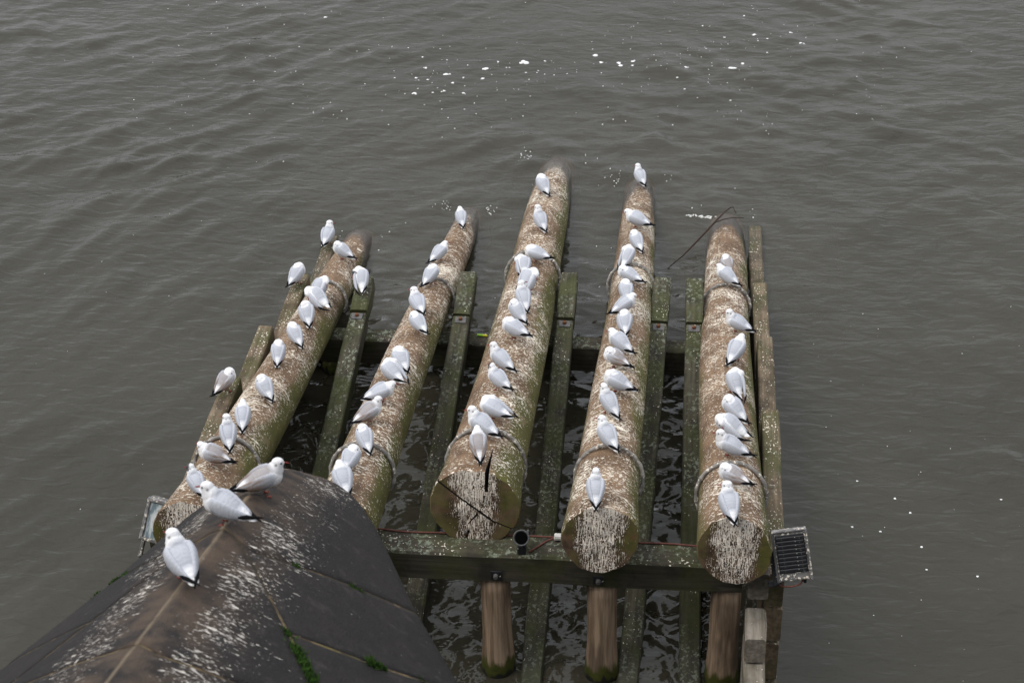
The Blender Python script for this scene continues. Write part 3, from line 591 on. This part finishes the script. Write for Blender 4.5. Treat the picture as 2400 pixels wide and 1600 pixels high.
def cracked(me, ax):
    """radial drying splits cut into the sawn end of the middle log"""
    A, d, s, tp = ax; CV, CF = [], []
    def wedge(p0, p1, w0, w1, d0, d1):      # in the end plane from p0 to p1, depths d0,d1 narrowing to nothing
        e2 = Vector((p1[0] - p0[0], p1[1] - p0[1], 0)).normalized(); nn = Vector((-e2.y, e2.x, 0)); b = len(CV)
        for p, w, dp in ((p0, w0, d0), (p1, w1, d1)):
            for u, k in ((-.06, 1.0), (dp, .12)):
                for sg in (-1, 1):
                    q = Vector((p[0], p[1], 0)) + nn * sg * w / 2 * k; CV.append(d * u + s * q.x + tp * q.y)
        for f in ((0, 1, 3, 2), (4, 6, 7, 5), (0, 4, 5, 1), (2, 3, 7, 6), (0, 2, 6, 4), (1, 5, 7, 3)): CF.append(tuple(b + i for i in f))
    wedge((.112, .50), (.098, .165), .050, .034, .62, .30); wedge((.082, .13), (.072, .055), .020, .012, .16, .12)
    wedge((-.36, .27), (-.10, .055), .020, .018, .35, .25); wedge((-.11, .068), (.045, -.045), .018, .020, .25, .25)
    wedge((.03, -.03), (.18, -.145), .028, .020, .25, .22); wedge((.17, -.13), (.34, -.205), .016, .012, .2, .25)
    wedge((.02, -.06), (-.075, -.175), .022, .012, .22, .18); wedge((-.065, -.235), (-.14, -.46), .030, .045, .15, .3)
    cm = pyd('cutter', CV, CF); bm = bmesh.new(); bm.from_mesh(cm); bmesh.ops.recalc_face_normals(bm, faces=bm.faces); bm.to_mesh(cm); bm.free(); cm.materials.append(MAT['crack'])
    for m in ('side', 'end', 'crack'): me.materials.append(MAT[m])
    for p in cm.polygons: p.material_index = 0
    a = bpy.data.objects.new('tmp', me); b = bpy.data.objects.new('tmp2', cm); C.objects.link(a); C.objects.link(b)
    md = a.modifiers.new('b', 'BOOLEAN'); md.object = b; md.operation = 'DIFFERENCE'; md.solver = 'EXACT'; md.use_self = True; md.material_mode = 'TRANSFER'
    dg = bpy.context.evaluated_depsgraph_get(); r = bpy.data.meshes.new_from_object(a.evaluated_get(dg)); bpy.data.objects.remove(a); bpy.data.objects.remove(b); return r
for k in range(5):
    me, ax = log_mesh(k); A, d, s, tp = ax
    if k == 2: me = cracked(me, ax)
    lt = thing('log', NEAR[k], LOGLAB[k], 'log', 'five sloping logs'); LOGS.append(lt)
    tr = obj('trunk', me, ['side', 'end'], lt, Matrix.Translation(A)); tr.data.polygons.foreach_set('use_smooth', [True] * len(tr.data.polygons))
    if hasattr(tr.data, 'set_sharp_from_angle'): tr.data.set_sharp_from_angle(angle=R(50))
    for u in STRAP[k]:
        r = log_rad(k, u - (U0[k] if k < 2 else 0)) * 1.015 + .014; pts, rd = [], []
        for i in range(49):
            a = R(-118) + R(236) * i / 48; dr = .11 * (1 - math.cos(a)); pts.append(d * (u - dr * .35) + s * (r * math.sin(a)) + tp * (r * math.cos(a) + .008)); rd.append(.019 + .003 * math.sin(i * 1.7 + u))
        obj('hoop', tube_mesh('hoop', pts, rd, 10, flat_=1.15), 'strap', lt, Matrix.Translation(A), smooth=True)
# ------------------------------------------------------------------ floodlights, spotlight, cables, litter
def floodlight(loc, rot, back, label):
    t = thing('floodlight', (loc[0], loc[1], loc[2]), label, 'floodlight'); mw = Matrix.Translation(loc) @ rot
    if back:        # seen from behind: ribbed heat sink; local z points out of the back
        obj('housing', box_mesh('housing', .30, .44, .10, .018, 2), 'grey', t, mw)
        obj('recess', box_mesh('recess', .25, .335, .012, .004), 'black', t, mw @ Matrix.Translation((0, .022, .052)))
        for i in range(9): obj('fin', box_mesh('fin', .236, .029, .022, .004), 'black', t, mw @ Matrix.Translation((0, -.118 + .035 * i, .068)) @ Matrix.Rotation(R(14), 4, 'X'))
        for sx in (-1, 1): obj('rim', box_mesh('rim', .018, .45, .05, .006), 'dusk' if sx < 0 else 'grey', t, mw @ Matrix.Translation((sx * .145, .003, .045)))
        obj('rim', box_mesh('rim', .30, .022, .075, .006), 'pale', t, mw @ Matrix.Translation((0, .225, .035)))
        obj('bracket', box_mesh('bracket', .035, .30, .05, .006), 'black', t, mw @ Matrix.Translation((-.175, -.10, -.01)))
        obj('bracket', box_mesh('bracket', .12, .05, .05, .006), 'black', t, mw @ Matrix.Translation((-.18, -.24, -.04)))
        obj('cable', tube_mesh('cable', [(.07, -.225, -.01), (.04, -.26, 0), (-.03, -.275, .01), (-.10, -.27, 0), (-.15, -.25, -.03)], .008), 'cable', t, mw, smooth=True)
        obj('gland', cyl_mesh('gland', .018, .014, .05, 10), 'black', t, mw @ Matrix.Translation((.08, -.215, -.01)) @ Matrix.Rotation(R(120), 4, 'X'))
    else:
        obj('housing', box_mesh('housing', .30, .40, .10, .02, 2), 'grey', t, mw @ Matrix.Translation((0, 0, -.03)))
        obj('reflector', cyl_mesh('reflector', .105, .125, .015, 24), 'lampin', t, mw @ Matrix.Translation((.035, -.01, .012)))
        obj('bulb', cyl_mesh('bulb', .035, .025, .02, 14), 'white', t, mw @ Matrix.Translation((.035, -.01, .024)))
        obj('glass', box_mesh('glass', .255, .345, .006, .002), 'glass', t, mw @ Matrix.Translation((0, -.005, .021)))
        for sx in (-1, 1): obj('rim', box_mesh('rim', .030, .40, .030, .006), 'pale', t, mw @ Matrix.Translation((sx * .142, 0, .03)))
        obj('rim', box_mesh('rim', .30, .035, .034, .006), 'pale', t, mw @ Matrix.Translation((0, .183, .032))); obj('rim', box_mesh('rim', .30, .03, .032, .006), 'grey', t, mw @ Matrix.Translation((0, -.185, .031)))
        obj('bracket', box_mesh('bracket', .03, .24, .05, .006), 'grey', t, mw @ Matrix.Translation((-.12, -.25, -.01))); obj('bracket', box_mesh('bracket', .26, .03, .05, .006), 'black', t, mw @ Matrix.Translation((0, -.36, -.01)))
    return t
def facing(zdir, ydir, roll=0):
    z = Vector(zdir).normalized(); x = Vector(ydir).cross(z).normalized(); y = z.cross(x)
    return Matrix(((x.x, y.x, z.x, 0), (x.y, y.y, z.y, 0), (x.z, y.z, z.z, 0), (0, 0, 0, 1))) @ Matrix.Rotation(R(roll), 4, 'Z')
floodlight((.515, .10, 1.90), facing((-.05, -.86, .50), (0, .3, 1), 11), True, 'black ribbed floodlight seen from behind, beside the rightmost log')
floodlight((-5.08, .10, 1.93), facing((-.02, -.88, .47), (0, .3, 1), -13), False, 'pale framed floodlight with a glass front at the leftmost log end')
sp = thing('spotlight', (-1.865, .30, 1.557), 'small black round spotlight on the front beam beside the middle log', 'spotlight')
mw = Matrix.Translation((-1.865, .36, 1.72)) @ facing((.02, -.80, .60), (0, 0, 1))
obj('barrel', cyl_mesh('barrel', .062, .066, .13, 24), 'black', sp, mw @ Matrix.Translation((0, 0, -.06)), smooth=False)
obj('rim', tube_mesh('rim', [(.068 * math.cos(6.2832 * i / 28), .068 * math.sin(6.2832 * i / 28), .072) for i in range(28)],   .008, 8, True), 'dusk', sp, mw, smooth=True)
obj('lens', cyl_mesh('lens', .056, .056, .010, 24), 'hole', sp, mw @ Matrix.Translation((0, 0, .068)))
obj('clip', box_mesh('clip', .02, .05, .014, .003), 'dusk', sp, mw @ Matrix.Translation((.058, .05, .06)))
obj('foot', box_mesh('foot', .08, .09, .10, .012, 2), 'black', sp, Matrix.Translation((-1.865, .34, 1.612)))
cb = []
for i in range(60):
    x = -3.6 + 3.5 * i / 59; cb.append((x, .545 + .012 * math.sin(x * 3.1) + .006 * math.sin(x * 9), 1.566 + .004 * math.sin(x * 7)))
tag(obj('cable', tube_mesh('cable', cb, .0085, 6), 'cable', smooth=True), 'thin red brown cable running along the front beam', 'cable')
tag(obj('cable', tube_mesh('cable', [(-1.80, .33, 1.57), (-1.77, .36, 1.575), (-1.72, .42, 1.57), (-1.66, .49, 1.568), (-1.60, .535, 1.567), (-1.5, .53, 1.566)], .009, 6), 'cable', smooth=True), 'short red cable curving from the round spotlight to the white junction box', 'cable')
jb = thing('junction_box', (-1.545, .555, 1.557), 'small white junction box where the cables meet on the front beam', 'junction box')
obj('box_body', box_mesh('box_body', .085, .06, .035, .006), 'white', jb, Matrix.Translation((-1.545, .52, 1.60))); obj('cover', box_mesh('cover', .078, .052, .008, .002), 'white', jb, Matrix.Translation((-1.545, .52, 1.622)))
lg = thing('plastic_tube', (-2.81, 5.17, .516), 'bright lime and yellow plastic tube lying on the rear beam', 'litter')
mw = Matrix.Translation((-2.865, 5.165, .533)) @ Matrix.Rotation(R(93), 4, 'Y'); obj('tube_end', cyl_mesh('tube_end', .0135, .0135, .065, 12), 'limey', lg, mw, smooth=False); obj('tube_body', cyl_mesh('tube_body', .0145, .0135, .052, 12), 'yellow', lg, mw @ Matrix.Translation((0, 0, .0655)))
tw = thing('twig', (-.3, 8.06, .1), 'thin dark forked twig caught across the tip of the rightmost log', 'twig')
obj('stem', tube_mesh('stem', [(-.70, 7.55, .005), (-.5, 7.8, .06), (-.3, 8.06, .16), (-.12, 8.32, .24), (-.02, 8.5, .26), (.07, 8.68, .25), (.13, 8.76, .23), (.17, 8.65, .20)], [.004, .010, .014, .013, .010, .008, .007, .005], 7), 'twig', tw, Matrix.Identity(4), smooth=True)
obj('side_shoot', tube_mesh('side_shoot', [(-.12, 8.32, .24), (0, 8.40, .25), (.12, 8.47, .24), (.27, 8.52, .21)], [.008, .007, .006, .004], 6), 'twig', tw, Matrix.Identity(4), smooth=True)
# ------------------------------------------------------------------ gulls
def ico(sub=3):
    bm = bmesh.new(); bmesh.ops.create_icosphere(bm, subdivisions=sub, radius=1); v = [tuple(q.co) for q in bm.verts]; f = [tuple(x.index for x in q.verts) for q in bm.faces]; bm.free(); return np.array(v), f
IV, IF = ico()
def ell(c, r, pitch=0, yaw=0, roll=0):
    M = (Matrix.Rotation(R(yaw), 3, 'Z') @ Matrix.Rotation(R(-pitch), 3, 'Y') @ Matrix.Rotation(R(roll), 3, 'X')); return (IV * np.array(r)) @ np.array(M).T + np.array(c)
def skin(name, parts, vox=.0062, it=5):
    V = np.concatenate(parts); F = []
    for i in range(len(parts)): F += [tuple(q + i * len(IV) for q in f) for f in IF]
    o = bpy.data.objects.new('tmp', pyd(name, V, F)); C.objects.link(o)
    m = o.modifiers.new('r', 'REMESH'); m.mode = 'VOXEL'; m.voxel_size = vox; m2 = o.modifiers.new('s', 'SMOOTH'); m2.factor = .5; m2.iterations = it
    me = bpy.data.meshes.new_from_object(o.evaluated_get(bpy.context.evaluated_depsgraph_get())); bpy.data.objects.remove(o); me.name = name; return me
def paint(me, fn):
    co = np.empty(len(me.vertices) * 3, dtype=np.float32); me.vertices.foreach_get('co', co); co = co.reshape(-1, 3); c = np.ones((len(co), 4), dtype=np.float32); c[:, :3] = fn(co)
    a = me.color_attributes.new('Col', 'FLOAT_COLOR', 'POINT'); a.data.foreach_set('color', c.ravel())
def loft(name, secs, n=18):
    """secs: (x, y, z, ry, rz, tilt)"""
    V, F = [], []
    for x, y, z, ry, rz, tl in secs:
        for k in range(n):
            a = 6.2832 * k / n; p, q = ry * math.cos(a), rz * math.sin(a); c, s_ = math.cos(R(tl)), math.sin(R(tl)); V.append((x, y + p * c - q * s_, z + p * s_ + q * c))
    for i in range(len(secs) - 1):
        for k in range(n): F.append((i * n + k, (i + 1) * n + k, (i + 1) * n + (k + 1) % n, i * n + (k + 1) % n))
    F.append(tuple(range(n))); F.append(tuple((len(secs) - 1) * n + k for k in reversed(range(n)))); return pyd(name, V, F)
WHT = np.array((.86, .86, .87)); GRY = np.array((.47, .49, .54)); BRN = np.array((.20, .125, .075)); DRK = np.array((.035, .033, .035))
CACHE = {}
def sm(x, a, b): q = np.clip((x - a) / (b - a), 0, 1); return (q * q * (3 - 2 * q))[..., None]
def gull_meshes(pose, yaw, juv, hood):
    key = (pose, yaw, juv, hood)
    if key in CACHE: return CACHE[key]
    P = [ell((0, 0, .143), (.128, .077, .077), 20), ell((.062, 0, .158), (.078, .073, .080), 30), ell((-.085, 0, .118), (.095, .050, .044), 12), ell((-.150, 0, .104), (.075, .026, .013), 6), ell((-.178, 0, .101), (.042, .032, .009), 4), ell((-.005, 0, .170), (.100, .066, .050), 19), ell((-.075, 0, .142), (.085, .050, .034), 17)]
    puff = pose in 'BD'
    if puff: P.append(ell((.015, 0, .152), (.112, .084, .081), 24))
    if pose == 'A': hc, hy, hp = (.112, 0, .258), yaw, -4; P += [ell((.086, 0, .200), (.062, .054, .064), 60), ell((.102, 0, .228), (.050, .044, .046), 60)]
    elif pose == 'H': hc, hy, hp = (.122, 0, .220), yaw, -8; P += [ell((.09, 0, .188), (.058, .057, .056), 40)]
    elif pose == 'B': sg = 1 if yaw >= 0 else -1; hc, hy, hp = (.052, .020 * sg, .222), 152 * sg, -10; P += [ell((.075, 0, .195), (.060, .060, .056), 50)]
    else: sg = 1 if yaw >= 0 else -1; hc, hy, hp = (.055, .072 * sg, .200), 142 * sg, -34; P += [ell((.086, .026 * sg, .193), (.056, .053, .054), 40)]
    HM = Matrix.Translation(hc) @ Matrix.Rotation(R(hy), 4, 'Z') @ Matrix.Rotation(R(-hp), 4, 'Y')
    P += [ell(hc, (.043, .0345, .0355), hp, hy), ell(HM @ Vector((.022, 0, -.006)), (.026, .020, .019), hp, hy)]
    body = skin('body', P)
    spots = []
    for s_ in (-1, 1): spots += [(HM @ Vector((.022, .028 * s_, .008)), .008, .5), (HM @ Vector((-.013, .033 * s_, -.001)), .0105, .8)]
    def fn(co):
        c = np.tile(WHT, (len(co), 1)); mant = sm(co[:, 2] - .32 * co[:, 0], .168, .192) * sm(-co[:, 0], -.075, -.03) * sm(co[:, 0], -.14, -.09) * sm(-np.abs(co[:, 1]), -.06, -.045)
        if pose in 'BD': mant = mant * sm(np.linalg.norm(co - np.array(hc), axis=1), .045, .06)
        c = c * (1 - mant) + GRY * mant
        for q, r, k in spots:
            w_ = (1 - sm(np.linalg.norm(co - np.array(q), axis=1), r * .5, r * 1.25)) * k; c = c * (1 - w_) + DRK * w_
        if hood:
            loc_ = (co - np.array(hc)) @ np.array(HM.to_3x3()); w_ = sm(loc_[:, 0], -.012, .006) * sm(loc_[:, 2], -.034, -.02) * (1 - sm(np.linalg.norm(co - np.array(hc), axis=1), .048, .058)); c = c * (1 - w_) + DRK * w_
        if juv: w_ = sm(-co[:, 0], .185, .20); c = c * (1 - w_) + DRK * w_; w_ = mant * .5; c = c * (1 - w_) + BRN * w_
        return c
    paint(body, fn); out = dict(body=body)
    for s_ in (-1, 1):
        droop = 1 if (pose == 'D' and s_ == sg) else 0
        w = loft('wing', [(.098, .034 * s_, .182, .004, .008, 0), (.088, .046 * s_, .180, .018, .026, 0), (.050, .058 * s_, .174, .025, .050, 0), (0, .060 * s_, .161, .026, .060, 0), (-.05, .053 * s_, .147, .023, .055, 0), (-.10, .040 * s_, .134, .017, .039, 0), (-.145, .027 * s_, .126, .011, .023, 0), (-.175, .015 * s_, .121, .005, .010, 0)])
        co = np.array([v.co[:] for v in w.vertices])
        if droop:
            k = np.clip((.08 - co[:, 0]) / .26, 0, 1); co[:, 1] += s_ * .050 * k; co[:, 2] -= .030 * k; w.vertices.foreach_set('co', co.astype(np.float32).ravel())
        def wf(co):
            c = np.tile(GRY, (len(co), 1)); lead = sm(co[:, 0], .055, .085); c = c * (1 - lead) + WHT * lead
            if juv: b = sm(-co[:, 0], -.03, .03) * (.62 + .38 * np.sin(co[:, :1] * 330 + co[:, 2:] * 200)) + sm(-co[:, 2], -.135, -.115) * sm(-co[:, 0], -.06, -.02) * .7; b = np.clip(b, 0, .95); c = c * (1 - b) + BRN * b
            return c
        paint(w, wf)
        ps = [(-.115, .042, .122, .006, .014), (-.145, .032, .120, .010, .017), (-.18, .017, .119, .011, .013), (-.215, .000, .116, .009, .009), (-.238, -.011, .114, .006, .006), (-.256, -.018, .113, .002, .003)]
        dd = (lambda x: (.050 * min(1, max(0, (.08 - x) / .26)), .030 * min(1, max(0, (.08 - x) / .26)))) if droop else (lambda x: (0, 0))
        t = loft('wing_tip', [(x, (y + dd(x)[0]) * s_ + .003 * s_, z + .004 * s_ - dd(x)[1], a, b, 12 * s_) for x, y, z, a, b in ps], 8)
        out['wing%d' % s_] = w; out['tip%d' % s_] = t
    bl = tube_mesh('bill', [HM @ Vector((.036, 0, -.004)), HM @ Vector((.055, 0, -.006)), HM @ Vector((.070, 0, -.009)), HM @ Vector((.080, 0, -.014))], [.0075, .0058, .0045, .0015], 8); out['bill'] = bl
    for s_ in (-1, 1):
        e_ = HM @ Vector((.0215, .0285 * s_, .009)); out['eye%d' % s_] = pyd('eye', IV[:] * .0055 + np.array(e_), IF)
        lp = [(.010, .024 * s_, .105), (.004, .026 * s_, .055), (.012, .028 * s_, .004), (.012, .028 * s_, -.012)]; lm = tube_mesh('leg', lp, [.007, .0036, .0034, .003], 6)
        bm = bmesh.new(); bm.from_mesh(lm); y0 = .028 * s_
        vv = [bm.verts.new(p) for p in ((.006, y0, .008), (.040, y0 - .016, .002), (.046, y0, .003), (.040, y0 + .016, .002), (.006, y0, -.006))]
        for a, b in ((1, 2), (2, 3)): bm.faces.new((vv[0], vv[a], vv[b])); bm.faces.new((vv[4], vv[b], vv[a]))
        bm.faces.new((vv[0], vv[4], vv[1])); bm.faces.new((vv[0], vv[3], vv[4])); bm.to_mesh(lm); bm.free(); out['leg%d' % s_] = lm
    CACHE[key] = out; return out
MN = {'body': ('body', 'plume'), 'wing': ('wing', 'plume'), 'tip': ('wing_tip', 'ink'), 'bill': ('bill', 'bill'), 'eye': ('eye', 'eye'), 'leg': ('leg', 'leg')}
def gull(loc, heading, pose, yaw, juv, hood, label, group, sc=1.0, sink=0.0):
    t = bpy.data.objects.new('gull', None); t.empty_display_size = .1
    mw = Matrix.Translation(Vector(loc) - Vector((0, 0, sink))) @ Matrix.Rotation(R(heading), 4, 'Z') @ Matrix.Scale(sc, 4); link(t, None, mw); tag(t, label, 'gull', group)
    ms = gull_meshes(pose, yaw, juv, hood); made = {}; tilt = Matrix.Translation((0, 0, .08)) @ Matrix.Rotation(R(random.uniform(-7, 6)), 4, 'Y') @ Matrix.Rotation(R(random.uniform(-4, 4)), 4, 'X') @ Matrix.Diagonal((random.uniform(.94, 1.05), random.uniform(.94, 1.1), random.uniform(.95, 1.07), 1)) @ Matrix.Translation((0, 0, -.08))
    for k, me in ms.items():
        kind = k.rstrip('-1'); nm, mt = MN[kind]; par = t
        if kind == 'tip': par = made['wing' + k[3:]]
        if not me.materials:
            me.materials.append(MAT[mt]); me.polygons.foreach_set('use_smooth', [True] * len(me.polygons))
        made[k] = link(bpy.data.objects.new(nm, me), par, mw if kind == 'leg' else mw @ tilt)
    return t
# per log: (metres up the trunk, degrees round it, heading, pose, head turn, young, hooded); A upright, H hunched, B asleep, D preening
G = {
 1: [(6.76, 6, 150, 'B', 1, 0, 0), (5.31, 8, 62, 'D', -1, 0, 0), (4.95, 17, 138, 'D', 1, 0, 0), (4.37, 17, 106, 'B', 1, 0, 0), (3.72, 19, 112, 'B', -1, 0, 0), (3.09, 9, 88, 'B', -1, 0, 0), (2.15, 24, 120, 'B', 1, 0, 0), (1.34, 17, 92, 'H', 0, 0, 0), (.88, 12, 100, 'A', 60, 0, 0), (.37, 8, 165, 'H', -30, 1, 0), (-.24, 12, 118, 'A', 50, 0, 1)],
 2: [(7.77, 9, 100, 'H', 20, 0, 0), (6.29, -12, 50, 'H', -25, 0, 0), (5.42, -5, 62, 'B', 1, 0, 0), (4.41, -7, 114, 'A', 55, 0, 0), (3.80, 16, 120, 'B', 1, 0, 0), (2.68, 15, 114, 'B', -1, 0, 0), (2.32, 6, 126, 'D', -1, 0, 0), (1.78, 0, 24, 'H', 0, 0, 0), (1.28, -6, 40, 'A', -15, 1, 0), (.67, 9, 106, 'B', 1, 0, 0), (.22, 1, 68, 'B', -1, 0, 0), (-.23, 4, 106, 'H', 10, 0, 0)],
 3: [(8.23, -16, 114, 'B', -1, 0, 0), (6.74, 3, 110, 'A', 50, 0, 0), (5.55, 13, 155, 'B', -1, 0, 0), (5.13, -7, 98, 'D', 1, 0, 0), (4.61, 9, 62, 'D', -1, 0, 0), (4.08, 9, 102, 'A', -70, 0, 0), (3.64, 4, 120, 'B', 1, 0, 0), (3.14, 8, 145, 'B', -1, 0, 0), (2.30, -1, 136, 'A', 35, 0, 0), (1.82, 3, 130, 'A', 0, 0, 1), (1.13, 8, 145, 'D', -1, 0, 0), (.72, -3, 140, 'A', 30, 0, 0), (.26, 1, 94, 'H', 0, 1, 0)],
 4: [(9.55, -2, 110, 'A', 50, 0, 0), (7.68, 3, 150, 'H', 15, 0, 0), (6.86, 10, 110, 'B', 1, 0, 0), (6.30, -9, 70, 'D', 1, 0, 0), (5.62, -1, 146, 'B', 1, 0, 0), (5.08, -2, 92, 'B', -1, 0, 0), (4.65, -1, 30, 'H', -30, 0, 0), (4.12, 2, 90, 'B', 1, 0, 0), (3.53, -3, 132, 'H', 25, 0, 0), (3.14, -10, 155, 'B', 1, 1, 0), (2.50, 0, 160, 'B', -1, 0, 0), (2.02, -10, 116, 'A', 20, 0, 0), (1.24, -5, 120, 'A', 40, 0, 0), (.13, -13, 90, 'A', 5, 0, 0)],
 5: [(6.55, 1, 100, 'B', 1, 1, 0), (6.17, -3, 136, 'H', 10, 0, 0), (4.60, 19, 150, 'A', 25, 0, 0), (3.75, 13, 62, 'H', 5, 0, 0), (2.83, 6, 98, 'D', -1, 0, 0), (2.16, 2, 126, 'B', 1, 0, 0), (1.74, -6, 150, 'D', 1, 0, 0), (1.27, -6, 160, 'A', 15, 0, 0), (.62, -2, 150, 'B', 1, 1, 0), (.03, -9, 96, 'A', 75, 0, 0)]}
ORD = ['first', 'second', 'third', 'fourth', 'fifth', 'sixth', 'seventh', 'eighth', 'ninth', 'tenth', 'eleventh', 'twelfth', 'thirteenth', 'fourteenth']
LN = {1: 'leftmost log', 2: 'second log from the left', 3: 'middle log', 4: 'fourth log from the left', 5: 'rightmost log'}
def phrase(pose, yaw, juv, hood):
    if hood: return 'dark-hooded white gull'
    if juv: return 'brown-winged young gull'
    return {'A': 'upright white gull', 'H': 'hunched white gull', 'B': 'dozing white gull', 'D': 'preening white gull'}[pose]
for k, lst in G.items():
    A, d, s, tp = log_axis(k - 1); rows_ = sorted(lst, key=lambda q: -q[0])
    for n_, (u, ph, hd, pose, yaw, juv, hood) in enumerate(rows_):
        r = log_rad(k - 1, u - (U0[k - 1] if k < 3 else 0)); a = R(ph); p = A + d * u + s * (r * math.sin(a)) + tp * (r * math.cos(a))
        lab = '%s, %s from the water end of the %s' % (phrase(pose, yaw, juv, hood), ORD[n_], LN[k])
        gull(p, hd + 5 + random.uniform(-4, 4), pose, yaw, juv, hood, lab, 'gulls resting on the logs', random.uniform(.93, 1.03), .006)
gull((-5.135, 7.70, .10), 82, 'A', -60, 0, 0, 'upright white gull alone on the lowest left side board at the waterline', 'gulls resting on the timber frame', 1.0)
gull((-5.145, 5.98, .615), 68, 'B', 1, 0, 0, 'dozing white gull on the left side board level with the far hoop', 'gulls resting on the timber frame', 1.0)
gull((-5.165, 2.72, 1.415), 68, 'B', -1, 1, 0, 'brown-winged young gull dozing on the topmost left side board', 'gulls resting on the timber frame', 1.02)
gull((-4.25, 5.52, bz(5.52) + .022), 102, 'D', 1, 0, 1, 'dark-faced gull preening on the brace end beside the leftmost log', 'gulls resting on the timber frame', 1.05)
gull((-3.31, -3.30, psurf(-3.30, 0)[2]), 165, 'A', 10, 0, 0, 'largest-looking white gull facing left in the middle of the pier ridge', 'gulls on the stone pier', 1.0, .004)
gull((-3.24, -2.68, psurf(-2.68, .09)[2]), 28, 'A', -12, 1, 0, 'young gull with brown wing marks facing right on the pier nose', 'gulls on the stone pier', .98, .004)
gull((-3.32, -4.13, psurf(-4.13, 0)[2]), 124, 'A', 25, 0, 0, 'white gull nearest the viewer on the pier ridge, back turned', 'gulls on the stone pier', 1.02, .004)
